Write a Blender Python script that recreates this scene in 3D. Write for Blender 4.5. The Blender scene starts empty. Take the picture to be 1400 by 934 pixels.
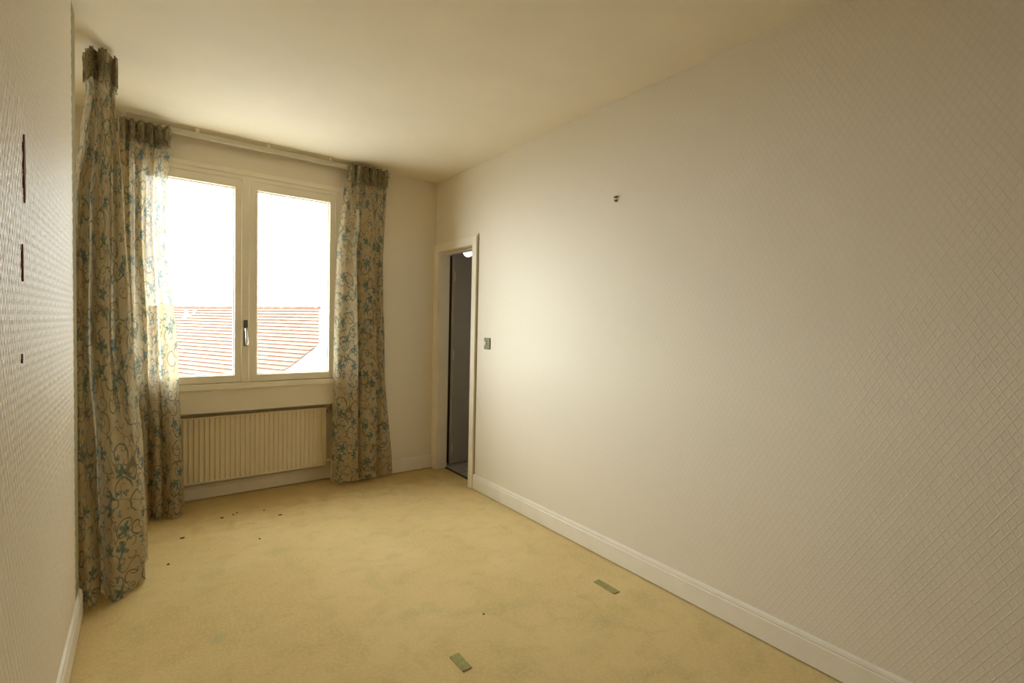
import bpy, bmesh, math, random
from mathutils import Vector, Matrix, noise
random.seed(7)
sc = bpy.context.scene
C = sc.collection
PI = math.pi

# ------------------------------------------------------------------ camera
FPX = 669.5
pan, tilt, roll = math.radians(36.867), math.radians(-1.943), math.radians(1.285)
fwd = Vector((math.sin(pan)*math.cos(tilt), math.cos(pan)*math.cos(tilt), math.sin(tilt)))
rgt = Vector((math.cos(pan), -math.sin(pan), 0)); up = rgt.cross(fwd)
r2 = rgt*math.cos(roll) + up*math.sin(roll); u2 = -rgt*math.sin(roll) + up*math.cos(roll)
cd = bpy.data.cameras.new('camera'); cam = bpy.data.objects.new('camera', cd); C.objects.link(cam)
m3 = Matrix((r2, u2, -fwd)).transposed()
cam.matrix_world = Matrix.Translation((-2.1943, -4.1553, 1.3759)) @ m3.to_4x4()
cd.sensor_fit = 'HORIZONTAL'; cd.sensor_width = 36; cd.lens = 36*FPX/1400
cd.clip_start = 0.02; cd.clip_end = 300
sc.camera = cam

# ------------------------------------------------------------------ world, light, exposure
sc.view_settings.view_transform = 'Standard'; sc.view_settings.look = 'None'
sc.view_settings.gamma = 1; sc.view_settings.use_curve_mapping = False
sc.view_settings.exposure = -0.45
SKY_GLOW, SKY_BASE, SKY_POW = 31.0, 12.5, 5.0
w = bpy.data.worlds.new('overcast sky'); sc.world = w; w.use_nodes = True
nt = w.node_tree; N = nt.nodes; L = nt.links
bg = N['Background']
tc = N.new('ShaderNodeTexCoord'); dt = N.new('ShaderNodeVectorMath'); dt.operation = 'DOT_PRODUCT'
gd = Vector((-0.62, 0.76, 0.17)).normalized()          # hazy sun behind the cloud, low and to the left
dt.inputs[1].default_value = gd
L.new(tc.outputs['Generated'], dt.inputs[0])
def wm(op, a, b):
    n = N.new('ShaderNodeMath'); n.operation = op
    for i, v in enumerate((a, b)):
        if isinstance(v, (int, float)): n.inputs[i].default_value = v
        else: L.new(v, n.inputs[i])
    return n.outputs[0]
glow = wm('MULTIPLY', wm('POWER', wm('MAXIMUM', dt.outputs['Value'], 0.0), SKY_POW), SKY_GLOW)
L.new(wm('ADD', glow, SKY_BASE), bg.inputs['Strength'])
bg.inputs['Color'].default_value = (0.91, 0.965, 1.0, 1)
pl = bpy.data.lights.new('window_portal', 'AREA'); pl.shape = 'RECTANGLE'; pl.size = 1.5; pl.size_y = 1.6
po = bpy.data.objects.new('window_portal', pl); C.objects.link(po)
po.location = (-1.59, 0.10, 1.65)
pl.cycles.is_portal = True
po.rotation_euler = (-PI/2, 0, 0)
cy = sc.cycles
cy.max_bounces = 12; cy.diffuse_bounces = 8; cy.transparent_max_bounces = 16; cy.transmission_bounces = 8
cy.use_denoising = True; cy.sample_clamp_indirect = 10

# ------------------------------------------------------------------ node helpers
def mat(name):
    m = bpy.data.materials.new(name); m.use_nodes = True
    return m, m.node_tree.nodes, m.node_tree.links, m.node_tree.nodes['Principled BSDF']
def col(c): return (c[0], c[1], c[2], 1)
def simple(name, c, rough=.5, metal=0, noise_amt=0.0, scale=8, bump=0.0):
    m, N, L, b = mat(name)
    b.inputs['Base Color'].default_value = col(c); b.inputs['Roughness'].default_value = rough
    b.inputs['Metallic'].default_value = metal
    if noise_amt or bump:
        t = N.new('ShaderNodeTexCoord'); n = N.new('ShaderNodeTexNoise'); n.inputs['Scale'].default_value = scale
        n.inputs['Detail'].default_value = 5
        L.new(t.outputs['Object'], n.inputs['Vector'])
        if noise_amt:
            r = N.new('ShaderNodeValToRGB')
            r.color_ramp.elements[0].position = .3; r.color_ramp.elements[1].position = .7
            r.color_ramp.elements[0].color = col([x*(1-noise_amt) for x in c]); r.color_ramp.elements[1].color = col([min(1, x*(1+noise_amt*.4)) for x in c])
            L.new(n.outputs['Fac'], r.inputs['Fac']); L.new(r.outputs['Color'], b.inputs['Base Color'])
        if bump:
            bp = N.new('ShaderNodeBump'); bp.inputs['Strength'].default_value = bump; bp.inputs['Distance'].default_value = .003
            L.new(n.outputs['Fac'], bp.inputs['Height']); L.new(bp.outputs['Normal'], b.inputs['Normal'])
    return m
class G:
    """tiny math-node builder"""
    def __init__(s, nt): s.N, s.L = nt.nodes, nt.links
    def m(s, op, a, b=None, c=None):
        n = s.N.new('ShaderNodeMath'); n.operation = op
        for i, v in enumerate((a, b, c)):
            if v is None: continue
            if isinstance(v, (int, float)): n.inputs[i].default_value = v
            else: s.L.new(v, n.inputs[i])
        return n.outputs[0]
    def vm(s, op, a, b=None):
        n = s.N.new('ShaderNodeVectorMath'); n.operation = op
        for i, v in enumerate((a, b)):
            if v is None: continue
            if isinstance(v, (tuple, list)): n.inputs[i].default_value = v
            else: s.L.new(v, n.inputs[i])
        return n
    def scale(s, a, k):
        n = s.N.new('ShaderNodeVectorMath'); n.operation = 'SCALE'; s.L.new(a, n.inputs[0]); n.inputs['Scale'].default_value = k
        return n.outputs[0]
    def sep(s, v):
        n = s.N.new('ShaderNodeSeparateXYZ'); s.L.new(v, n.inputs[0]); return n.outputs
    def mix(s, f, a, b):
        n = s.N.new('ShaderNodeMix'); n.data_type = 'RGBA'
        for i, v in ((0, f), (6, a), (7, b)):
            if isinstance(v, (int, float)): n.inputs[i].default_value = v
            elif isinstance(v, tuple): n.inputs[i].default_value = col(v)
            else: s.L.new(v, n.inputs[i])
        return n.outputs[2]
    def sm(s, v, a, b):          # smooth step from a to b
        n = s.N.new('ShaderNodeMapRange'); n.interpolation_type = 'SMOOTHSTEP'; s.L.new(v, n.inputs[0])
        if a < b: n.inputs[1].default_value, n.inputs[2].default_value = a, b
        else:
            n.inputs[1].default_value, n.inputs[2].default_value = b, a
            n.inputs[3].default_value, n.inputs[4].default_value = 1, 0
        return n.outputs[0]
    def noise(s, v, scale, detail=2, dist=0):
        n = s.N.new('ShaderNodeTexNoise'); n.inputs['Scale'].default_value = scale; n.inputs['Detail'].default_value = detail
        n.inputs['Distortion'].default_value = dist; s.L.new(v, n.inputs['Vector']); return n.outputs

def wallpaper(name, base, axis):
    """off-white paper with a small embossed diamond lattice"""
    m, N, L, b = mat(name); g = G(m.node_tree)
    t = N.new('ShaderNodeTexCoord'); x, y, z = g.sep(t.outputs['Object'])
    h = x if axis == 'x' else y
    k = 2*PI
    a = g.m('MULTIPLY', g.m('ADD', g.m('DIVIDE', h, .026), g.m('DIVIDE', z, .046)), k/2)
    c = g.m('MULTIPLY', g.m('SUBTRACT', g.m('DIVIDE', h, .026), g.m('DIVIDE', z, .046)), k/2)
    la = g.m('ABSOLUTE', g.m('SINE', a)); lc = g.m('ABSOLUTE', g.m('SINE', c))
    lat = g.m('MINIMUM', g.sm(la, .0, .55), g.sm(lc, .0, .55))      # 0 on the ridges of the lattice
    dot = g.m('MULTIPLY', la, lc)
    nz = g.noise(t.outputs['Object'], 160, 2)[0]
    hgt = g.m('ADD', g.m('MULTIPLY', g.m('SUBTRACT', 1, lat), .7), g.m('MULTIPLY', dot, .35))
    hgt = g.m('ADD', hgt, g.m('MULTIPLY', nz, .5))
    bp = N.new('ShaderNodeBump'); bp.inputs['Strength'].default_value = .5; bp.inputs['Distance'].default_value = .0013
    L.new(hgt, bp.inputs['Height']); L.new(bp.outputs['Normal'], b.inputs['Normal'])
    big = g.noise(t.outputs['Object'], 1.3, 3)[0]
    dark = tuple(q*.90 for q in base)
    c1 = g.mix(g.m('MULTIPLY', g.m('SUBTRACT', 1, lat), .38), base, dark)
    c2 = g.mix(g.m('MULTIPLY', g.sm(big, .4, .7), .25), c1, tuple(q*.93 for q in base))
    L.new(c2, b.inputs['Base Color']); b.inputs['Roughness'].default_value = .55
    b.inputs['Specular IOR Level'].default_value = .3
    return m

WALL = (.82, .745, .61)
M = {}
M['paper_y'] = wallpaper('embossed wallpaper', WALL, 'y')
M['paper_plain'] = simple('flat wallpaper', WALL, .5)
M['paper_x'] = wallpaper('embossed wallpaper across', WALL, 'x')
M['ceiling'] = simple('ceiling paint', (.89, .805, .64), .8, 0, .03, 3, .1)
M['paint'] = simple('cream gloss paint', (.88, .81, .66), .38, 0, .04, 6, .05)
M['edge_olive'] = simple('olive edge strip', (.34, .31, .17), .95)  # plain olive, darker than the paper beside it
M['base_paint'] = simple('white skirting paint', (.86, .80, .68), .35, 0, .05, 9, .05)
M['dark_absorber'] = simple('dark bounce absorber', (.13, .09, .055), .6)  # dark colour made up to soak up bounced light behind the camera
M['gap_shade'] = simple('grey green joint', (.40, .37, .26), .8)
M['track'] = simple('aged cream track', (.62, .58, .46), .5)
M['groove'] = simple('dark joint', (.22, .19, .12), .8)
M['rad'] = simple('radiator enamel', (.82, .73, .55), .4)
M['rad_dark'] = simple('dark radiator fittings', (.30, .26, .19), .6)  # dark colour of the valve and brackets
M['chrome'] = simple('dull chrome', (.62, .60, .56), .25, .9)
M['dark_chrome'] = simple('tarnished metal', (.22, .21, .18), .35, .8)
M['brass'] = simple('tarnished brass plate', (.17, .15, .085), .5, .4)
M['ivory'] = simple('ivory plastic', (.75, .70, .58), .35)
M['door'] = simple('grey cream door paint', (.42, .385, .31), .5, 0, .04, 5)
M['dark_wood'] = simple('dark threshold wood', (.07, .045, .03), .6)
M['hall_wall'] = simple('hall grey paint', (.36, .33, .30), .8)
M['rust'] = simple('rusty brown metal', (.14, .09, .04), .7)
M['crumb'] = simple('dark brown crumb', (.13, .075, .025), .8)
M['tear'] = simple('dark red backing', (.16, .05, .04), .8, 0, .3, 60)
M['stucco'] = simple('white render', (.70, .68, .65), .9, 0, .08, 4)
M['far'] = simple('haze toned far facade', (.40, .41, .43), .9)  # distance haze put into the facade colour
M['tape'] = None

def carpet():
    m, N, L, b = mat('yellow beige carpet'); g = G(m.node_tree)
    t = N.new('ShaderNodeTexCoord'); o = t.outputs['Object']
    n1 = g.noise(o, 1.6, 4, .4)[0]; n2 = g.noise(o, 9, 4, .6)[0]; n3 = g.noise(o, 420, 2)[0]; n4 = g.noise(o, 70, 3)[0]
    n5 = g.noise(o, 5.5, 8, .3)[0]
    c = g.mix(g.sm(n1, .35, .68), (.79, .605, .28), (.73, .545, .23))
    c = g.mix(g.m('MULTIPLY', g.sm(n2, .45, .75), .38), c, (.57, .45, .18))
    c = g.mix(g.m('MULTIPLY', g.sm(n5, .50, .74), .5), c, (.57, .47, .20))
    c = g.mix(g.m('MULTIPLY', g.sm(n4, .42, .66), .34), c, (.84, .69, .39))
    # browner, darker band along the window wall
    y = g.sep(o)[1]
    c = g.mix(g.m('MULTIPLY', g.sm(g.m('ADD', y, g.m('MULTIPLY', n2, .5)), -.35, .15), .45), c, (.44, .29, .09))
    # pale green stain
    x = g.sep(o)[0]
    d = g.m('SQRT', g.m('ADD', g.m('POWER', g.m('ADD', x, 1.945), 2), g.m('POWER', g.m('ADD', y, 1.775), 2)))
    d = g.m('ADD', d, g.m('MULTIPLY', n2, .08))
    c = g.mix(g.m('MULTIPLY', g.sm(d, .085, .045), .45), c, (.42, .48, .26))
    L.new(c, b.inputs['Base Color']); b.inputs['Roughness'].default_value = .95
    b.inputs['Specular IOR Level'].default_value = .1
    b.inputs['Sheen Weight'].default_value = .12
    h = g.m('ADD', n3, g.m('MULTIPLY', n4, .8))
    bp = N.new('ShaderNodeBump'); bp.inputs['Strength'].default_value = .7; bp.inputs['Distance'].default_value = .004
    L.new(h, bp.inputs['Height']); L.new(bp.outputs['Normal'], b.inputs['Normal'])
    return m
M['carpet'] = carpet()

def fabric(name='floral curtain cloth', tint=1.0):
    m, N, L, b = mat(name); g = G(m.node_tree)
    uv = N.new('ShaderNodeUVMap').outputs[0]
    wob = g.noise(uv, 14, 2)
    off = g.scale(g.vm('SUBTRACT', wob[1], (.5, .5, .5)).outputs[0], .028)
    p = g.vm('ADD', uv, off).outputs[0]
    def cells(scale, rnd, shift):
        v = N.new('ShaderNodeTexVoronoi'); v.voronoi_dimensions = '2D'; v.feature = 'F1'
        v.inputs['Scale'].default_value = 1.0; v.inputs['Randomness'].default_value = rnd
        q = g.vm('ADD', g.scale(p, scale), shift).outputs[0]
        L.new(q, v.inputs['Vector'])
        loc = g.vm('SUBTRACT', q, None); L.new(v.outputs['Position'], loc.inputs[1])
        lx, ly, _ = g.sep(loc.outputs[0])
        r = g.m('SQRT', g.m('ADD', g.m('MULTIPLY', lx, lx), g.m('MULTIPLY', ly, ly)))
        th = g.m('ARCTAN2', ly, lx)
        cr, cg, cb = g.sep(v.outputs['Color'])
        return r, th, cr, cg, cb
    # scrolls
    def scroll(scale, shift, turns, thick, rmax):
        r, th, cr, cg, cb = cells(scale, .75, shift)
        sgn = g.m('SUBTRACT', g.m('MULTIPLY', g.m('GREATER_THAN', cr, .5), 2), 1)
        ph = g.m('ADD', g.m('ADD', g.m('MULTIPLY', th, sgn), g.m('MULTIPLY', r, turns)), g.m('MULTIPLY', cg, 6.28))
        s = g.m('COSINE', ph)
        # line thickness in radius terms is constant: (1-s) scaled by turns
        dist = g.m('DIVIDE', g.m('ARCCOSINE', g.m('MINIMUM', g.m('MAXIMUM', s, -1), 1)), turns)
        ln = g.sm(dist, thick*1.6, thick*.6)
        return g.m('MULTIPLY', ln, g.m('MULTIPLY', g.sm(r, rmax, rmax-.06), g.sm(r, .03, .06)))
    s1 = scroll(6.2, (3.1, 7.7, 0), 14, .022, .50)
    s2 = scroll(12, (11.3, 2.2, 0), 12, .034, .42)
    # wandering vines
    nz = g.noise(uv, 6.5, 1, .4)[0]
    vine = g.sm(g.m('ABSOLUTE', g.m('SUBTRACT', nz, .5)), .013, .005)
    line = g.m('MAXIMUM', g.m('MAXIMUM', s1, g.m('MULTIPLY', s2, .8)), g.m('MULTIPLY', vine, .8))
    def flower(scale, shift, petals, R, keep):
        r, th, cr, cg, cb = cells(scale, 1, shift)
        pet = g.m('ADD', .72, g.m('MULTIPLY', g.m('COSINE', g.m('ADD', g.m('MULTIPLY', th, petals), g.m('MULTIPLY', cg, 6.28))), .28))
        rr = g.m('MULTIPLY', g.m('ADD', pet, g.m('MULTIPLY', g.m('SUBTRACT', g.noise(uv, 38, 2)[0], .5), 1.5)), R)
        f = g.sm(g.m('SUBTRACT', r, rr), .02, -.03)
        return g.m('MULTIPLY', f, g.m('GREATER_THAN', cr, keep)), r, cb
    f1, fr, fc = flower(6.8, (.4, 1.9, 0), 5, .27, .30)
    f2, _, fc2 = flower(15, (5.5, 8.1, 0), 3, .30, .5)
    tone = g.noise(uv, 60, 2)[0]
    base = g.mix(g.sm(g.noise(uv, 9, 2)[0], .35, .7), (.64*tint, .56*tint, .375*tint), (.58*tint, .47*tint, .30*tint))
    c = g.mix(g.m('MULTIPLY', line, .80), base, (.13, .135, .12))
    teal = g.mix(g.sm(tone, .4, .62), (.06, .16, .19), (.20, .31, .32))
    blue = g.mix(fc2, (.10, .22, .20), (.26, .30, .38))
    c = g.mix(g.m('MULTIPLY', f2, .70), c, blue)
    c = g.mix(g.m('MULTIPLY', f1, .82), c, teal)
    ctr = g.m('MULTIPLY', f1, g.sm(fr, .07, .04))
    c = g.mix(ctr, c, (.30, .24, .10))
    # weave bump
    wx, wy, _ = g.sep(g.scale(uv, 900))
    wv = g.m('ADD', g.m('SINE', wx), g.m('SINE', wy))
    bp = N.new('ShaderNodeBump'); bp.inputs['Strength'].default_value = .15; bp.inputs['Distance'].default_value = .001
    L.new(wv, bp.inputs['Height'])
    df = N.new('ShaderNodeBsdfDiffuse'); tr = N.new('ShaderNodeBsdfTranslucent'); tp = N.new('ShaderNodeBsdfTransparent')
    L.new(c, df.inputs['Color']); L.new(c, tr.inputs['Color']); L.new(bp.outputs[0], df.inputs['Normal'])
    m1 = N.new('ShaderNodeMixShader'); m1.inputs[0].default_value = .5
    L.new(df.outputs[0], m1.inputs[1]); L.new(tr.outputs[0], m1.inputs[2])
    m2 = N.new('ShaderNodeMixShader'); m2.inputs[0].default_value = .03
    L.new(m1.outputs[0], m2.inputs[1]); L.new(tp.outputs[0], m2.inputs[2])
    L.new(m2.outputs[0], N['Material Output'].inputs['Surface'])
    return m
M['fabric'] = fabric()
M['header'] = fabric('shaded gathered header cloth', .75)  # same cloth tinted darker, standing for its layering and missing backlight

def glass():
    m, N, L, b = mat('window glass')
    N.remove(b); tp = N.new('ShaderNodeBsdfTransparent'); gl = N.new('ShaderNodeBsdfGlossy'); mx = N.new('ShaderNodeMixShader')
    gl.inputs['Roughness'].default_value = .02; mx.inputs[0].default_value = .04
    tp.inputs['Color'].default_value = (.96, .975, .965, 1)
    L.new(tp.outputs[0], mx.inputs[1]); L.new(gl.outputs[0], mx.inputs[2]); L.new(mx.outputs[0], N['Material Output'].inputs[0])
    return m
M['glass'] = glass()
def tape():
    return simple('faded green carpet patch', (.36, .34, .12), .9, 0, .25, 40, .3)
M['tape'] = tape()
def tiles():
    m, N, L, b = mat('terracotta roof tile'); g = G(m.node_tree)
    t = N.new('ShaderNodeTexCoord')
    n1 = g.noise(t.outputs['Object'], 4, 3)[0]; n2 = g.noise(t.outputs['Object'], .8, 3)[0]
    u = N.new('ShaderNodeUVMap').outputs[0]
    br = N.new('ShaderNodeTexBrick'); br.inputs['Scale'].default_value = 1.0
    br.inputs['Brick Width'].default_value = .26; br.inputs['Row Height'].default_value = .16; br.inputs['Mortar Size'].default_value = .006
    br.inputs['Color1'].default_value = (.20, .085, .045, 1); br.inputs['Color2'].default_value = (.25, .12, .07, 1); br.inputs['Mortar'].default_value = (.11, .05, .035, 1)
    L.new(u, br.inputs['Vector'])
    c = g.mix(g.m('MULTIPLY', g.sm(n1, .45, .7), .4), br.outputs['Color'], (.28, .16, .10))
    c = g.mix(g.m('MULTIPLY', g.sm(n2, .5, .7), .4), c, (.22, .13, .08))
    L.new(c, b.inputs['Base Color']); b.inputs['Roughness'].default_value = .9
    return m
M['tiles'] = tiles()
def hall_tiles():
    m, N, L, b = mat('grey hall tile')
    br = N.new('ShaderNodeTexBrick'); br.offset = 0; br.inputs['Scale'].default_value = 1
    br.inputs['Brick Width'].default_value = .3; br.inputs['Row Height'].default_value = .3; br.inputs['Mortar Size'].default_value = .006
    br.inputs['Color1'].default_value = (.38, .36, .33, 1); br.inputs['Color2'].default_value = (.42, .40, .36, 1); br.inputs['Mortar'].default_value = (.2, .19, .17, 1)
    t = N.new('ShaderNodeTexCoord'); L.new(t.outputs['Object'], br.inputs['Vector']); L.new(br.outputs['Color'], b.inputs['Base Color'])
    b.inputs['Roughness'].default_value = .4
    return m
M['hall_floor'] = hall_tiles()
def lampmat():
    m, N, L, b = mat('lit opal globe')
    b.inputs['Base Color'].default_value = (.9, .85, .82, 1)
    b.inputs['Emission Color'].default_value = (1, .86, .80, 1); b.inputs['Emission Strength'].default_value = 1.3
    return m
M['globe'] = lampmat()

# ------------------------------------------------------------------ mesh helpers (world coordinates; shifted to the parent's origin on build)
def bx(bm, x0, x1, y0, y1, z0, z1, bev=0.0, seg=2):
    t = bmesh.new()
    bmesh.ops.create_cube(t, size=1)
    for v in t.verts:
        v.co = Vector((x0+(v.co.x+.5)*(x1-x0), y0+(v.co.y+.5)*(y1-y0), z0+(v.co.z+.5)*(z1-z0)))
    if bev > 0:
        bmesh.ops.bevel(t, geom=t.edges[:], offset=bev, segments=seg, affect='EDGES', profile=.5)
    me = bpy.data.meshes.new('t'); t.to_mesh(me); t.free(); bm.from_mesh(me); bpy.data.meshes.remove(me)
    return bm
def cyl(bm, a, b, r, seg=16, r2=None):
    a, b = Vector(a), Vector(b); d = b-a
    mt = Matrix.Translation((a+b)/2) @ d.to_track_quat('Z', 'Y').to_matrix().to_4x4()
    bmesh.ops.create_cone(bm, cap_ends=True, segments=seg, radius1=r, radius2=r if r2 is None else r2, depth=d.length, matrix=mt)
    return bm
def extrude_profile(bm, prof, axis, a, b):
    """closed profile [(p,z)] swept along axis from a to b; p is the other horizontal axis"""
    def co(p, z, t): return (t, p, z) if axis == 'x' else (p, t, z)
    A = [bm.verts.new(co(p, z, a)) for p, z in prof]; B = [bm.verts.new(co(p, z, b)) for p, z in prof]
    n = len(prof)
    for i in range(n):
        j = (i+1) % n; bm.faces.new((A[i], A[j], B[j], B[i]))
    bm.faces.new(A); bm.faces.new(B)
    bmesh.ops.recalc_face_normals(bm, faces=bm.faces[:])
    return bm
def build(name, bm, m, parent=None, origin=None, smooth=False):
    o_ = Vector(origin) if origin is not None else Vector((0, 0, 0))
    if parent is not None:
        base = Vector(parent['_o']) ; o_ = base if origin is None else Vector(origin)
    bmesh.ops.translate(bm, verts=bm.verts[:], vec=-o_)
    me = bpy.data.meshes.new(name); bm.to_mesh(me); bm.free()
    if smooth:
        for p in me.polygons: p.use_smooth = True
    me.materials.append(m)
    o = bpy.data.objects.new(name, me); C.objects.link(o)
    if parent is not None:
        o.parent = parent; o.location = o_-Vector(parent['_o'])
    else: o.location = o_
    o['_o'] = list(o_)
    return o
def thing(name, loc, label, cat, group=None):
    o = bpy.data.objects.new(name, None); C.objects.link(o); o.location = loc; o.empty_display_size = .05
    o['_o'] = list(loc); o['label'] = label; o['category'] = cat
    if group: o['group'] = group
    return o
def tag(o, label, cat, group=None):
    o['label'] = label; o['category'] = cat
    if group: o['group'] = group
    return o
def struct(o, label=None, cat=None):
    o['kind'] = 'structure'
    if label: o['label'] = label; o['category'] = cat
    return o
B = bmesh.new

# ------------------------------------------------------------------ room shell
CZ = 2.688
XL, YN = -2.44, -4.9
YL = -1.2405
struct(build('floor', bx(B(), XL-.2, .083, YN, .19, -.06, 0), M['carpet']), 'yellow beige fitted carpet covering the floor', 'carpet')
struct(build('ceiling', bx(B(), XL-.26, .1, YN-.1, .1, CZ, CZ+.12), M['ceiling']), 'plain cream painted ceiling over the room', 'ceiling')
# right wall with the doorway
DY0, DY1, DH = -.671, -.090, 2.034
bm = B()
bx(bm, 0, .10, YN, DY0, -.02, CZ); bx(bm, 0, .10, DY0, DY1, DH, CZ); bx(bm, 0, .10, DY1, .0, -.02, CZ)
struct(build('wall_right', bm, M['paper_y']), 'long right wall in embossed diamond wallpaper', 'wall')
# far wall: window opening, radiator niche
WX0, WX1, WZ0, WZ1 = -2.325, -.862, .858, 2.468
NX0, NX1, NZ = -2.29, -.896, .684
bm = B()
bx(bm, -2.8, WX0, 0, .30, NZ, CZ); bx(bm, WX1, .10, 0, .30, NZ, CZ)
bx(bm, WX0, WX1, 0, .30, WZ1, CZ); bx(bm, WX0, WX1, 0, .30, NZ, WZ0)
bx(bm, -2.8, NX0, 0, .30, -.5, NZ); bx(bm, NX1, .10, 0, .30, -.5, NZ); bx(bm, NX0, NX1, .187, .30, -.5, NZ)
struct(build('wall_far', bm, M['paper_x']), 'far wall around the window with the radiator recess', 'wall')
# left wall: near part, rounded end, set-back part beyond
bm = B()
bx(bm, -2.74, XL, YN, YL, -.02, CZ)
es = [e for e in bm.edges if all(abs(v.co.x-XL) < 1e-5 and abs(v.co.y-YL) < 1e-5 for v in e.verts)]
bmesh.ops.bevel(bm, geom=es, offset=.025, segments=6, affect='EDGES', profile=.5)
lw = build('wall_left', bm, M['paper_plain']); struct(lw, 'left wall in embossed diamond wallpaper beside the camera', 'wall')
# the paper itself: real embossed diamonds, 1.5 mm proud
def embossed(y0, y1, z0, z1, x, ny, nz):
    import numpy as np
    y = np.linspace(y0, y1, ny+1); z = np.linspace(z0, z1, nz+1); Y, Z = np.meshgrid(y, z)
    a = np.abs(np.sin(PI*(Y/.026+Z/.046))); c = np.abs(np.sin(PI*(Y/.026-Z/.046)))
    h = np.minimum(a, c); h = 1-np.clip(h/.75, 0, 1)**1.0
    v = np.stack([x+h*.0032, Y, Z], -1).reshape(-1, 3)
    i = (np.arange(nz)[:, None]*(ny+1)+np.arange(ny)[None, :]).ravel()
    f = np.stack([i, i+1, i+ny+2, i+ny+1], -1)
    me = bpy.data.meshes.new('wallpaper'); me.vertices.add(len(v)); me.vertices.foreach_set('co', v.ravel())
    me.loops.add(f.size); me.loops.foreach_set('vertex_index', f.ravel().astype('i'))
    me.polygons.add(len(f)); me.polygons.foreach_set('loop_start', np.arange(0, f.size, 4, dtype='i'))
    me.polygons.foreach_set('use_smooth', np.ones(len(f), dtype=bool)); me.update(calc_edges=True)
    me.materials.append(M['paper_plain']); return me
wp = bpy.data.objects.new('wallpaper', embossed(-3.98, YL-.13, .13, CZ, XL+.0002, 630, 420)); C.objects.link(wp)
wp.parent = lw
bm = B(); bx(bm, XL-.004, XL+.003, YL-.14, YL-.012, .14, CZ, .002)
struct(build('trim_1', bm, M['edge_olive']), 'smooth olive edge strip at the end of the left wall', 'trim')
struct(build('wall_left_recess', bx(B(), -2.80, -2.62, YL, 0, -.02, CZ), M['paint']), 'white set-back wall behind the nearest curtain', 'wall')
struct(build('wall_near', bx(B(), -2.74, .1, YN-.1, YN, -.02, CZ), M['dark_absorber']), 'unseen wall behind the camera, darkened to absorb bounced light', 'wall')

# baseboards
def base_prof(s, h, t=.016):   # s=-1: face towards negative p
    return [(0, .008), (s*t, .008), (s*t, h-.026), (s*(t-.004), h-.022), (s*(t-.002), h-.016), (s*(t-.005), h-.006), (s*.003, h), (0, h)]
bm = extrude_profile(B(), base_prof(-1, .128), 'y', YN, -.745)
struct(build('baseboard_right', bm, M['base_paint']), 'long white baseboard along the right wall', 'baseboard')
bm = extrude_profile(B(), base_prof(-1, .128), 'x', NX1, -.016)
struct(build('baseboard_far', bm, M['base_paint']), 'short white baseboard between right curtain and doorway', 'baseboard')
bm = extrude_profile(B(), [(p+.187, z) for p, z in base_prof(-1, .115)], 'x', NX0, NX1)
struct(build('baseboard_niche', bm, M['base_paint']), 'white baseboard in the recess under the radiator', 'baseboard')
bm = extrude_profile(B(), [(XL-p, z) for p, z in base_prof(-1, .135)], 'y', YN, YL)
struct(build('baseboard_left', bm, M['base_paint']), 'white baseboard at the foot of the left wall', 'baseboard')

# ------------------------------------------------------------------ window
win = thing('window_1', (-1.593, .02, .858), 'white two-leaf window between the patterned curtains', 'window'); win['kind'] = 'structure'
bm = B()      # casing + fixed frame
bx(bm, WX0-.006, -.856, -.014, .03, 2.440, 2.476, .004); bx(bm, WX0+.0, -.862, -.006, .06, 2.408, 2.444, .003)
bx(bm, -.892, -.856, -.014, .03, .855, 2.45, .004); bx(bm, -.932, -.890, -.006, .06, .88, 2.42, .003)
bx(bm, -2.33, -2.294, -.014, .03, .855, 2.45, .004); bx(bm, -2.296, -2.252, -.006, .06, .88, 2.42, .003)
build('window_frame', bm, M['paint'], win)
build('window_sill', bx(bx(B(), -2.33, -.856, -.018, .02, .854, .8985, .003), -2.33, -.856, .015, .08, .854, .925, .002), M['paint'], win)
def sash(x0, x1, gx0, gx1, hinge_right):
    z0, z1, gz0, gz1 = .903, 2.405, .9565, 2.343
    bm = B()
    y0, y1 = -.012, .042
    bx(bm, x0, gx0, y0, y1, z0, z1, .004); bx(bm, gx1, x1, y0, y1, z0, z1, .004)
    bx(bm, gx0-.004, gx1+.004, y0, y1, z0, gz0, .004); bx(bm, gx0-.004, gx1+.004, y0, y1, gz1, z1, .004)
    # glazing bead, set back
    b = .008
    bx(bm, gx0-.002, gx0+b, .012, .034, gz0, gz1, .002); bx(bm, gx1-b, gx1+.002, .012, .034, gz0, gz1, .002)
    bx(bm, gx0, gx1, .012, .034, gz0-.002, gz0+b, .002); bx(bm, gx0, gx1, .012, .034, gz1-b, gz1+.002, .002)
    s = build('sash', bm, M['paint'], win)
    build('pane', bx(B(), gx0, gx1, .026, .030, gz0, gz1), M['glass'], s)
    hx = x1+.004 if hinge_right else x0-.004
    for hz in (2.25, 1.05):
        h = B(); cyl(h, (hx, -.016, hz-.035), (hx, -.016, hz+.035), .006, 12); cyl(h, (hx, -.016, hz+.035), (hx, -.016, hz+.043), .004, 10)
        build('hinge', h, M['paint'], s, smooth=False)
    return s
sash(-2.248, -1.600, -2.195, -1.663, False)
sash(-1.586, -.936, -1.512, -.980, True)
bm = B(); bx(bm, -1.620, -1.567, -.026, -.010, .905, 2.412, .004)
build('meeting_strip', bm, M['paint'], win)
bm = B(); bx(bm, -1.607, -1.578, -.031, -.026, 1.172, 1.368, .003)
hd = build('handle_plate', bm, M['dark_chrome'], win)
bm = B(); cyl(bm, (-1.592, -.030, 1.300), (-1.592, -.056, 1.300), .010, 16)
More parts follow.
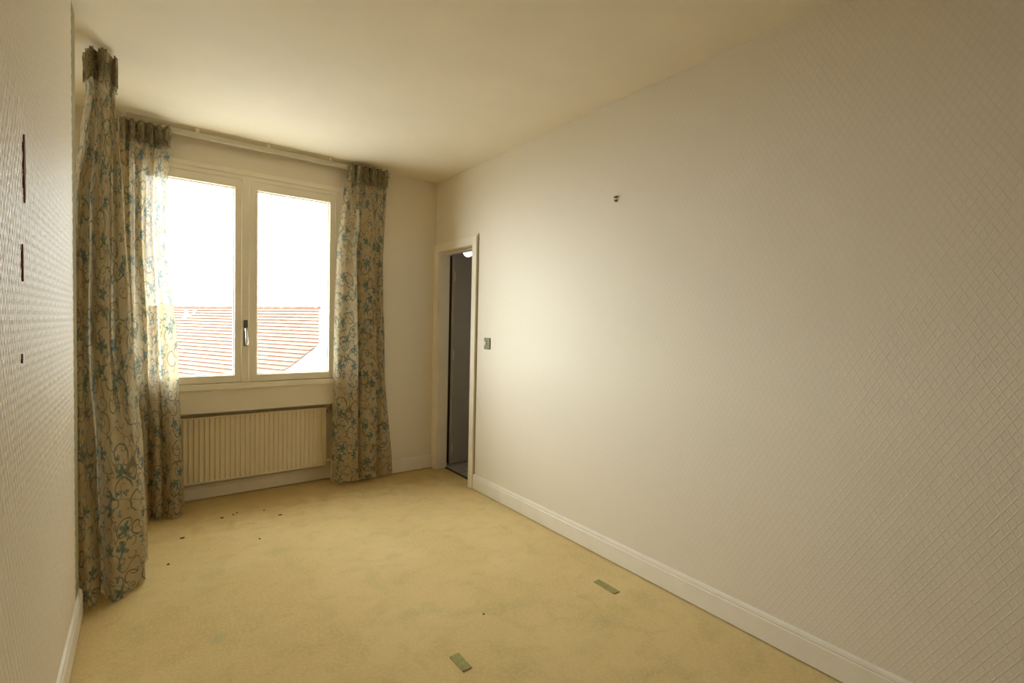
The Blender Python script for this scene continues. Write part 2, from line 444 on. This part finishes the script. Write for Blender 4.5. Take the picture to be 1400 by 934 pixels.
# lever hanging down with a rounded end
pts = [(-1.592, -.056, 1.305), (-1.591, -.060, 1.27), (-1.589, -.062, 1.235), (-1.588, -.062, 1.20), (-1.588, -.060, 1.182)]
rr = [.009, .008, .009, .010, .007]
for i in range(4): cyl(bm, pts[i], pts[i+1], rr[i], 12, rr[i+1])
bx(bm, -1.605, -1.580, -.040, -.030, 1.292, 1.306, .002)
build('handle_lever', bm, M['chrome'], hd, smooth=False)

# ------------------------------------------------------------------ door
fr = thing('door_1', (.05, -.38, 0), 'narrow open doorway in the right wall next to the corner', 'door'); fr['kind'] = 'structure'
bm = B()
bx(bm, -.018, 0, -.740, DY0, .0, 2.105, .004); bx(bm, -.018, 0, DY1, -.001, .0, 2.105, .004)
bx(bm, -.018, 0, DY0-.002, DY1+.002, DH, 2.105, .004)
bx(bm, -.022, -.016, -.742, -.730, 0.0, 2.108, .002)
build('door_casing', bm, M['paint'], fr)
bm = B()      # reveal lining
bx(bm, -.002, .102, DY0-.001, DY0+.004, 0, DH); bx(bm, -.002, .102, DY1-.004, DY1+.001, 0, DH); bx(bm, -.002, .102, DY0, DY1, DH-.004, DH+.001)
bx(bm, .060, .102, DY0, DY1, DH-.018, DH-.003, .002)
build('door_lining', bm, M['paint'], fr)
build('gap_shade_strip', bx(B(), -.005, .001, -.7495, -.7435, .13, 2.121), M['gap_shade'], fr)  # thin strip coloured as the shadow in the gap beside the casing
build('hinge_gap_shade', bx(B(), .103, .20, .035, .055, .0, 2.03), M['dark_wood'], fr)  # dark board added so the hinge gap reads as shade
# leaf, swung open into the hall
bm = B(); bx(bm, 0, .575, 0, .036, .012, 2.020, .002)
rot = Matrix.Translation((.182, -.044, 0)) @ Matrix.Rotation(math.radians(8), 4, 'Z')
bmesh.ops.transform(bm, matrix=rot, verts=bm.verts[:])
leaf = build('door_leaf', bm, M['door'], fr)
bm = B(); bx(bm, -.0015, 0.0, .001, .035, .014, 2.018)
bmesh.ops.transform(bm, matrix=rot, verts=bm.verts[:]); build('door_edge', bm, M['paint'], leaf)
for z in (.17, 1.07, 1.83):
    bm = B(); cyl(bm, (.185, -.045, z-.045), (.185, -.045, z+.045), .008, 12); 
    build('hinge', bm, M['ivory'], leaf)
struct(build('trim_2', bx(B(), .083, .106, DY0, DY1, -.02, .007, .002), M['dark_wood']), 'dark threshold strip across the doorway', 'threshold')
# hallway beyond
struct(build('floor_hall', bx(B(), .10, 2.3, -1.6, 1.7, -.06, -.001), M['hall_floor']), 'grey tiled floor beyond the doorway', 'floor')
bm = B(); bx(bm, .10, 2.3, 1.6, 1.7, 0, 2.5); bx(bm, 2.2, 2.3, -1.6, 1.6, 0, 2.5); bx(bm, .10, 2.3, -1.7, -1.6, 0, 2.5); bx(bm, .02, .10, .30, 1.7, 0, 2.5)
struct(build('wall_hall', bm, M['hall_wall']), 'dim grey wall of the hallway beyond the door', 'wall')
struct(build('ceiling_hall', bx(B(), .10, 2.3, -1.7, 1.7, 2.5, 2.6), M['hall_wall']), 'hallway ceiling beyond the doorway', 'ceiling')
lp = thing('ceiling_lamp', (.75, .64, 2.5), 'small glowing pinkish globe lamp seen through the doorway top', 'lamp')
bm = B(); bmesh.ops.create_uvsphere(bm, u_segments=24, v_segments=16, radius=.062, matrix=Matrix.Translation((.75, .64, 2.20)))
build('globe', bm, M['globe'], lp, smooth=True)
bm = B(); cyl(bm, (.75, .64, 2.255), (.75, .64, 2.48), .008, 10); cyl(bm, (.75, .64, 2.47), (.75, .64, 2.5), .045, 20)
build('stem', bm, M['dark_chrome'], lp)
ld = bpy.data.lights.new('hall_lamp_light', 'POINT'); ld.energy = 6; ld.color = (1, .86, .78); ld.shadow_soft_size = .06
lo = bpy.data.objects.new('hall_lamp_light', ld); C.objects.link(lo); lo.location = (.75, .64, 2.08)

l2 = bpy.data.lights.new('hall_fill_light', 'AREA'); l2.energy = 4; l2.size = .8; l2.color = (1, .95, .88)  # added fill for the door leaf
q2 = bpy.data.objects.new('hall_fill_light', l2); C.objects.link(q2); q2.location = (1.5, -1.55, 1.5); q2.rotation_euler = (PI/2, 0, 0)

# ------------------------------------------------------------------ outside: neighbour's roof
A0 = Vector((-1.132, 17.4, 1.726)); RU = Vector((.41223, -.91108, 0))
PD = Vector((-.91108, -.41223, 0)); DN = Vector((PD.x, PD.y, -math.tan(math.radians(35)))).normalized()
RN = RU.cross(DN).normalized(); RN = RN if RN.z > 0 else -RN
poly = [(-7, 0), (7.34, 0), (8.96, 1.63), (8.87, 2.62), (8.64, 2.89), (7.6, 3.2), (6, 3.55), (3, 4.2), (-7, 4.6)]
def span(v):
    xs = []
    for i in range(len(poly)):
        (u0, v0), (u1, v1) = poly[i], poly[(i+1) % len(poly)]
        if (v0 <= v < v1) or (v1 <= v < v0): xs.append(u0+(u1-u0)*(v-v0)/(v1-v0))
    return (min(xs), max(xs)) if len(xs) >= 2 else None
hs = thing('neighbouring_house', tuple(A0+RU*2+Vector((0, 0, -7.7))), 'neighbouring house with pale terracotta tiled roof outside the window', 'house')
bm = B(); uvl = bm.loops.layers.uv.new('UVMap')
k = 0; st = .16
while True:
    v0, v1 = k*st, (k+1)*st
    s0, s1 = span(v0+1e-4), span(v1-1e-4)
    if not s0 or not s1: break
    def P(u, v, h): return A0+RU*u+DN*v+RN*h
    q = [(s0[0], v0, .0), (s0[1], v0, .0), (s1[1], v1+.02, .035), (s1[0], v1+.02, .035)]
    vs = [bm.verts.new(P(*t)) for t in q]; f = bm.faces.new(vs)
    for l, t in zip(f.loops, q): l[uvl].uv = (t[0], t[1] if t[1] == v0 else v1-.001)
    q2 = [(s1[0], v1+.02, .035), (s1[1], v1+.02, .035), (s1[1], v1, -.005), (s1[0], v1, -.005)]
    vs = [bm.verts.new(P(*t)) for t in q2]; f = bm.faces.new(vs)
    for l, t in zip(f.loops, q2): l[uvl].uv = (t[0], v1)
    k += 1
build('tiled_roof', bm, M['tiles'], hs)
bm = B()
pc = [A0+RU*u+DN*v-Vector((0, 0, .05)) for u, v in poly[:1]+poly[1:5]+poly[-1:]]
top = [bm.verts.new(p) for p in pc]; bot = [bm.verts.new(Vector((p.x, p.y, -6))) for p in pc]
n = len(top); bm.faces.new(top)
for i in range(n): bm.faces.new((top[i], top[(i+1) % n], bot[(i+1) % n], bot[i]))
build('house_walls', bm, M['stucco'], hs)
bm = B(); cyl(bm, A0+RU*-7+Vector((0, 0, .02)), A0+RU*7.34+Vector((0, 0, .02)), .055, 10); build('ridge', bm, M['tiles'], hs)
# small white chimneys low on the roof
bm = B(); p = A0+RU*1.3+DN*.45; bx(bm, p.x-.22, p.x+.22, p.y-.15, p.y+.15, p.z-.25, p.z-.02, .01); ch = build('chimney', bm, M['stucco'], hs); ch['label'] = 'little white chimney'
for dx in (-.17, .17):
    bm = B(); cyl(bm, (p.x+dx*.75, p.y, p.z-.02), (p.x+dx*.75, p.y, p.z+.18), .07, 14, .055); build('chimney_pot', bm, M['stucco'], ch)
# far block on the skyline
fb = tag(build('distant_house', bx(B(), -1.2, 1.4, 48, 54, -6, 2.6), M['far'], origin=(0, 50, -6)), 'pale hazy house on the skyline above the tiled roof', 'house')
bm = B(); bx(bm, -60, 60, .3, 120, -6.3, -6.0)
struct(build('ground', bm, M['stucco']), 'pale ground below the window', 'ground')

# ------------------------------------------------------------------ radiator
rad = thing('radiator', (-1.58, .12, .143), 'cream panel radiator with vertical ribs in the recess under the window', 'radiator')
RX0, RX1, RZ0, RZ1, RY = -2.18, -.963, .143, .640, .100
bm = B()
nr = int((RX1-RX0)/.0333); step = (RX1-RX0)/nr
prof = []
for i in range(nr):
    x = RX0+i*step
    prof += [(x+.001, RY), (x+.007, RY-.002), (x+.010, RY+.013), (x+step-.003, RY+.013)]
prof.append((RX1, RY))
lo = [bm.verts.new((x, y, RZ0+.012)) for x, y in prof]; hi = [bm.verts.new((x, y, RZ1-.012)) for x, y in prof]
for i in range(len(prof)-1): bm.faces.new((lo[i], lo[i+1], hi[i+1], hi[i]))
bx(bm, RX0, RX1, RY+.012, RY+.045, RZ0, RZ1, .003)
bx(bm, RX0, RX1, RY+.003, RY+.03, RZ1-.014, RZ1, .003); bx(bm, RX0, RX1, RY+.003, RY+.03, RZ0, RZ0+.014, .003)
build('front_panel', bm, M['rad'], rad)
bm = B()
bx(bm, RX1-.010, RX1+.003, RY-.002, RY+.05, RZ0, RZ1, .003); build('side_cover', bm, M['rad'], rad)
bm = B(); cyl(bm, (RX1, RY+.03, .603), (RX1+.045, RY+.03, .603), .010, 14); cyl(bm, (RX1+.028, RY+.03, .603), (RX1+.028, RY-.015, .603), .014, 14, .018)
cyl(bm, (RX1+.045, RY+.03, .603), (RX1+.045, RY+.06, .603), .010, 12)
build('valve', bm, M['rad_dark'], rad)
bm = B(); cyl(bm, (RX1, RY+.03, .178), (RX1+.062, RY+.03, .178), .010, 14); cyl(bm, (RX1+.018, RY+.03, .178), (RX1+.032, RY+.03, .178), .015, 6)
cyl(bm, (RX1+.060, RY+.03, .0), (RX1+.060, RY+.03, .186), .009, 12)
build('pipe', bm, M['rad'], rad)
for x in (-1.95, -1.2):
    bm = B(); bx(bm, x-.015, x+.015, RY+.04, .1875, .22, .56, .002); build('bracket', bm, M['rad_dark'], rad)

# ------------------------------------------------------------------ curtain tracks
tr = thing('curtain_track', (-1.5, -.07, CZ), 'cream curtain track on the ceiling above the window', 'curtain track')
bm = B(); bx(bm, -2.36, -.50, -.085, -.055, 2.624, 2.660, .004); bx(bm, -2.36, -.50, -.088, -.083, 2.632, 2.640)
build('rail', bm, M['track'], tr)
for x in (-2.3, -1.9, -1.45, -1.0, -.55):
    build('bracket', bx(B(), x-.012, x+.012, -.080, -.060, 2.658, CZ), M['paint'], tr)
build('end_cap', bx(B(), -.502, -.494, -.088, -.052, 2.620, 2.664, .003), M['ivory'], tr)
t2 = thing('curtain_track', (-2.375, -.6, CZ), 'short side track behind the top of the nearest curtain', 'curtain track')
build('rail', bx(B(), -2.395, -2.360, -.80, -.10, 2.640, 2.668, .004), M['paint'], t2)
for y in (-.75, -.5, -.15): build('bracket', bx(B(), -2.388, -2.368, y-.012, y+.012, 2.666, CZ), M['paint'], t2)

# ------------------------------------------------------------------ curtains
def catmull(pts, per=9):
    out = []; n = len(pts)
    for i in range(n-1):
        p0, p1, p2, p3 = pts[max(i-1, 0)], pts[i], pts[i+1], pts[min(i+2, n-1)]
        for k in range(per):
            t = k/per
            out.append(tuple(.5*((2*b)+(-a+c)*t+(2*a-5*b+4*c-d)*t*t+(-a+3*b-3*c+d)*t**3) for a, b, c, d in zip(p0, p1, p2, p3)))
    out.append(tuple(pts[-1])); return out
def lerp_keys(keys, z):
    if z >= keys[0][0]: return keys[0][1]
    for (za, A), (zb, Bk) in zip(keys, keys[1:]):
        if z >= zb:
            t = (za-z)/(za-zb); t = t*.5+.5*t*t*(3-2*t)
            return [tuple(a+(b-a)*t for a, b in zip(p, q)) for p, q in zip(A, Bk)]
    return keys[-1][1]
def cloth(keys, z0s, z1, rows, seed, width, amp=.004, per=9, bulge=0.0):
    """z0s: function of s (0..1) giving the hem height"""
    bm = B(); uvl = bm.loops.layers.uv.new('UVMap'); grid = []
    for j in range(rows+1):
        f = j/rows; zc = z1+(keys[-1][0]-z1)*f
        c = catmull(lerp_keys(keys, zc), per)
        row = []
        n = len(c)
        for i, p in enumerate(c):
            s = i/(n-1); x, y = p
            z = z1+(z0s(s)-z1)*f
            nv = noise.noise(Vector((s*9+seed, zc*1.6, seed*.37)))
            nv2 = noise.noise(Vector((s*26+seed, zc*5, seed*.7)))
            a = c[max(i-1, 0)]; b = c[min(i+1, n-1)]; tx, ty = b[0]-a[0], b[1]-a[1]; ln = math.hypot(tx, ty) or 1
            d = (nv*amp*1.6+nv2*amp*.5)
            row.append((bm.verts.new((x-ty/ln*d, y+tx/ln*d, z)), (s*width+seed*.31, z)))
        grid.append(row)
    for j in range(rows):
        for i in range(len(grid[0])-1):
            q = [grid[j][i], grid[j+1][i], grid[j+1][i+1], grid[j][i+1]]
            f = bm.faces.new([v for v, _ in q])
            for l, (_, uv) in zip(f.loops, q): l[uvl].uv = uv
    return bm
def zig(x0, x1, n, ya, yb, jit=0.0, seed=0):
    r = random.Random(seed); out = []
    for i in range(n):
        out.append((x0+(x1-x0)*i/(n-1)+r.uniform(-jit, jit), (ya if i % 2 else yb)+r.uniform(-jit, jit)*1.2))
    out[0] = (x0, out[0][1]); out[-1] = (x1, out[-1][1]); return out
def header(keyrow, z0, z1, seed, width, push, dense=True):
    """gathered band: pleats following the cloth, tighter and puffed out"""
    c = catmull(keyrow, 12); bm = B(); uvl = bm.loops.layers.uv.new('UVMap'); grid = []
    rows = 8; n = len(c)
    for j in range(rows+1):
        f = j/rows; z = z1+(z0-z1)*f; row = []
        for i, (x, y) in enumerate(c):
            s = i/(n-1); a = c[max(i-1, 0)]; b = c[min(i+1, n-1)]; tx, ty = b[0]-a[0], b[1]-a[1]; ln = math.hypot(tx, ty) or 1
            d = push[2]*(.7+.5*math.sin(f*PI))+.004*math.sin(s*width*95+seed)+.003*noise.noise(Vector((s*40, z*30, seed)))
            row.append((bm.verts.new((x+push[0]*.006-ty/ln*d, y+push[1]*.006+tx/ln*d, z+.004*math.sin(s*width*60+seed)*(1 if j == 0 else 0))), (s*width*2.2+seed*.31, z*2)))
        grid.append(row)
    for j in range(rows):
        for i in range(n-1):
            q = [grid[j][i], grid[j+1][i], grid[j+1][i+1], grid[j][i+1]]; fc = bm.faces.new([v for v, _ in q])
            for l, (_, uv) in zip(fc.loops, q): l[uvl].uv = uv
    return bm
def curtain(loc, label, keys, hem, z1, seed, width, push, hz):
    t = thing('curtain', loc, label, 'curtain')
    t['group'] = 'floral curtains at the window'
    build('cloth_panel', cloth(keys, hem, z1, 70, seed, width), M['fabric'], t, smooth=True)
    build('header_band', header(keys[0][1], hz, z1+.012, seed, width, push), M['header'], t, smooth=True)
    return t
# nearest curtain, bunched at the end of the left wall
near = [
 (2.640, [(-2.44,-.90),(-2.425,-.95),(-2.41,-.99),(-2.395,-1.02),(-2.38,-.98),(-2.365,-1.02),(-2.35,-1.03),(-2.335,-1.0),(-2.32,-.94),(-2.31,-.97),(-2.302,-.94),(-2.31,-.88),(-2.305,-.84)]),
 (2.500, [(-2.43,-.85),(-2.41,-.90),(-2.395,-.96),(-2.388,-.99),(-2.375,-.96),(-2.365,-.99),(-2.35,-.99),(-2.335,-.96),(-2.33,-.92),(-2.322,-.95),(-2.314,-.93),(-2.32,-.90),(-2.315,-.86)]),
 (2.300, [(-2.46,-.80),(-2.44,-.90),(-2.415,-.99),(-2.402,-1.03),(-2.385,-.98),(-2.37,-1.01),(-2.355,-1.03),(-2.335,-1.0),(-2.325,-.93),(-2.310,-.97),(-2.298,-.95),(-2.305,-.90),(-2.30,-.84)]),
 (1.950, [(-2.50,-.78),(-2.475,-.92),(-2.45,-1.04),(-2.43,-1.09),(-2.41,-.98),(-2.385,-1.06),(-2.36,-1.09),(-2.335,-1.05),(-2.33,-.90),(-2.305,-.99),(-2.283,-.97),(-2.292,-.90),(-2.28,-.82)]),
 (1.300, [(-2.53,-.75),(-2.50,-.95),(-2.465,-1.10),(-2.435,-1.14),(-2.415,-1.00),(-2.398,-1.08),(-2.37,-1.15),(-2.335,-1.12),(-2.332,-.92),(-2.30,-1.04),(-2.262,-1.00),(-2.27,-.90),(-2.25,-.80)]),
 (.600, [(-2.53,-.75),(-2.49,-.98),(-2.455,-1.15),(-2.425,-1.18),(-2.40,-1.10),(-2.385,-1.02),(-2.360,-1.12),(-2.32,-1.18),(-2.275,-1.11),(-2.225,-1.05),(-2.235,-.96),(-2.215,-.87),(-2.205,-.80)]),
 (.015, [(-2.53,-.78),(-2.48,-1.02),(-2.437,-1.19),(-2.405,-1.225),(-2.382,-1.17),(-2.372,-1.02),(-2.350,-1.11),(-2.315,-1.19),(-2.255,-1.125),(-2.200,-1.055),(-2.222,-.95),(-2.198,-.86),(-2.182,-.80)]),
]
curtain((-2.36, -1.0, 0), 'nearest floral curtain, bunched at the end of the left wall', near,
        lambda s: .015+.012*math.sin(s*9), 2.652, 1.0, 1.15, (0, -1, .003), 2.52)
# far left curtain
fl_top = zig(-2.325, -2.048, 13, -.145, -.096, .005, 3)
fl_b = [(-2.33,-.04),(-2.29,-.10),(-2.25,-.05),(-2.215,-.12),(-2.185,-.135),(-2.158,-.06),(-2.14,-.13),(-2.112,-.145),(-2.09,-.06),(-2.073,-.11),(-2.045,-.165),(-2.005,-.15),(-1.978,-.07)]
fl_m = [(-2.33,-.04),(-2.295,-.10),(-2.26,-.05),(-2.225,-.11),(-2.20,-.12),(-2.18,-.055),(-2.16,-.12),(-2.135,-.13),(-2.115,-.055),(-2.095,-.10),(-2.07,-.14),(-2.04,-.13),(-2.012,-.07)]
fl_u = [(-2.325,-.04),(-2.30,-.10),(-2.275,-.05),(-2.25,-.11),(-2.23,-.115),(-2.21,-.055),(-2.19,-.115),(-2.165,-.12),(-2.15,-.055),(-2.135,-.10),(-2.115,-.125),(-2.095,-.12),(-2.082,-.07)]
curtain((-2.17, -.08, 0), 'left floral curtain hanging against the window, partly lit through', [(2.625, fl_top), (2.36, [(a[0]*.4+b[0]*.6, a[1]*.4+b[1]*.6) for a, b in zip(fl_top, fl_u)]), (2.0, fl_u), (1.15, fl_m), (.01, fl_b)],
        lambda s: .012+.008*math.sin(s*14), 2.628, 2.0, .80, (0, -1, .004), 2.50)
# right curtain
rt_top = zig(-.868, -.545, 12, -.145, -.096, .005, 5)
rt_b = [(-.958,-.05),(-.925,-.105),(-.86,-.135),(-.79,-.13),(-.752,-.10),(-.738,-.04),(-.715,-.085),(-.65,-.125),(-.597,-.105),(-.578,-.035),(-.52,-.085),(-.422,-.045)]
rt_m = [(-.955,-.05),(-.93,-.095),(-.865,-.12),(-.795,-.12),(-.757,-.09),(-.742,-.04),(-.72,-.08),(-.66,-.11),(-.592,-.10),(-.575,-.035),(-.54,-.07),(-.506,-.045)]
rt_u = [(-.932,-.05),(-.905,-.09),(-.86,-.115),(-.815,-.115),(-.785,-.085),(-.765,-.045),(-.735,-.085),(-.685,-.11),(-.635,-.10),(-.605,-.04),(-.565,-.075),(-.535,-.045)]
curtain((-.70, -.08, 0), 'right floral curtain, longest folds between window and doorway corner', [(2.645, rt_top), (2.4, [(a[0]*.6+b[0]*.4, a[1]*.6+b[1]*.4) for a, b in zip(rt_top, rt_u)]), (1.95, rt_u), (.95, rt_m), (.03, rt_b)],
        lambda s: .040-.012*s+.008*math.sin(s*11), 2.650, 3.0, .95, (0, -1, .004), 2.51)

# ------------------------------------------------------------------ small fittings
sw = thing('light_switch', (0, -.905, 1.22), 'small tarnished square light switch beside the door casing', 'switch')
build('switch_plate', bx(B(), -.008, 0, -.945, -.862, 1.177, 1.268, .003), M['brass'], sw)
build('rocker', bx(B(), -.015, -.007, -.898, -.878, 1.207, 1.240, .003), M['ivory'], sw)
for z, sy in ((2.131, .014), (2.111, .010)):
    bm = B(); cyl(bm, (0, -2.211, z), (-.008, -2.211, z), .007, 12); bx(bm, -.010, -.006, -2.211-sy, -2.211+sy, z-.007, z+.006, .002)
    tag(build('wall_plug', bm, M['rust'], origin=(0, -2.211, z)),
        ('upper' if z > 2.12 else 'lower')+' of two tiny brown plugs high on the right wall', 'wall plug', 'brown plugs in the right wall')
def tear(y, z0, z1, wd, label):
    bm = B(); n = 14; ring = []
    for s in (1, -1):
        for i in range(n):
            t = i/(n-1) if s == 1 else 1-i/(n-1)
            if s == -1 and i in (0, n-1): continue
            ww = wd/2*math.sin(PI*t)**.7*(1+.18*math.sin(t*17))
            ring.append((y+s*ww, z0+(z1-z0)*t))
    a = [bm.verts.new((XL-.001, p, z)) for p, z in ring]; b = [bm.verts.new((XL+.0055, y+(p-y)*.8, z)) for p, z in ring]
    bm.faces.new(b); bm.faces.new(a[::-1])
    for i in range(len(ring)): j = (i+1) % len(ring); bm.faces.new((a[i], a[j], b[j], b[i]))
    bmesh.ops.recalc_face_normals(bm, faces=bm.faces[:])
    tag(build('wallpaper_tear', bm, M['tear'], origin=(XL, y, z0)), label, 'tear', 'tears in the left wallpaper')
tear(-2.42, 1.655, 1.826, .026, 'long dark red tear in the left wallpaper, topmost of three')
tear(-2.455, 1.456, 1.548, .012, 'middle dark tear in the left wallpaper, shorter than the one above')
tear(-2.475, 1.254, 1.278, .010, 'tiny lowest dark tear in the left wallpaper')
for x, lab in ((-.243, 'green carpet patch near the baseboard of the right wall'), (-1.172, 'green carpet patch at the front edge of the floor')):
    bm = B(); bx(bm, x-.022, x+.022, -2.545, -2.44 if x < -1 else -2.40, .0005, .004, .001)
    if x > -1: bmesh.ops.translate(bm, verts=bm.verts[:], vec=(0, .04, 0))
    tag(build('carpet_patch', bm, M['tape'], origin=(x, -2.49, 0)), lab, 'carpet patch', 'faded green strips on the carpet')
crumbs = [(303.4,-1.772,-.305,.020,.012,'widest crumb left of the others, in front of the radiator'), (0,-1.703,-.285,.010,.008,'small dark crumb near the left curtain, left of a close pair'),
 (0,-1.675,-.262,.009,.007,'small dark crumb near the left curtain, right of a close pair'), (0,-1.513,-.318,.009,.007,'small dark crumb on carpet below the window centre'),
 (0,-1.435,-.468,.024,.010,'large dark leaf crumb, rightmost before the radiator'), (0,-2.012,-.53,.022,.012,'dark crumb on the carpet just in front of the left curtain'),
 (0,-2.094,-.88,.014,.009,'dark crumb beside the hem of the nearest curtain'), (0,-1.623,-.805,.011,.007,'faint brown crumb alone in the middle carpet'), (0,-.912,-2.268,.008,.006,'tiny dark crumb in the open middle of the floor')]
for i, (_, x, y, a, b, lab) in enumerate(crumbs):
    bm = B(); bmesh.ops.create_icosphere(bm, subdivisions=2, radius=1)
    for v in bm.verts:
        k = 1+.35*noise.noise(v.co*1.7+Vector((i*3.1, 0, 0)))
        v.co = Vector((v.co.x*a*k*.6, v.co.y*b*k*.8, max(v.co.z, -.4)*.004*k+.0016))
    bmesh.ops.transform(bm, matrix=Matrix.Translation((x, y, 0)) @ Matrix.Rotation(i*.7, 4, 'Z'), verts=bm.verts[:])
    tag(build('crumb', bm, M['crumb'], origin=(x, y, 0), smooth=True), lab, 'crumb', 'dark crumbs on the carpet')
for o in bpy.data.objects:
    if '_o' in o: del o['_o']
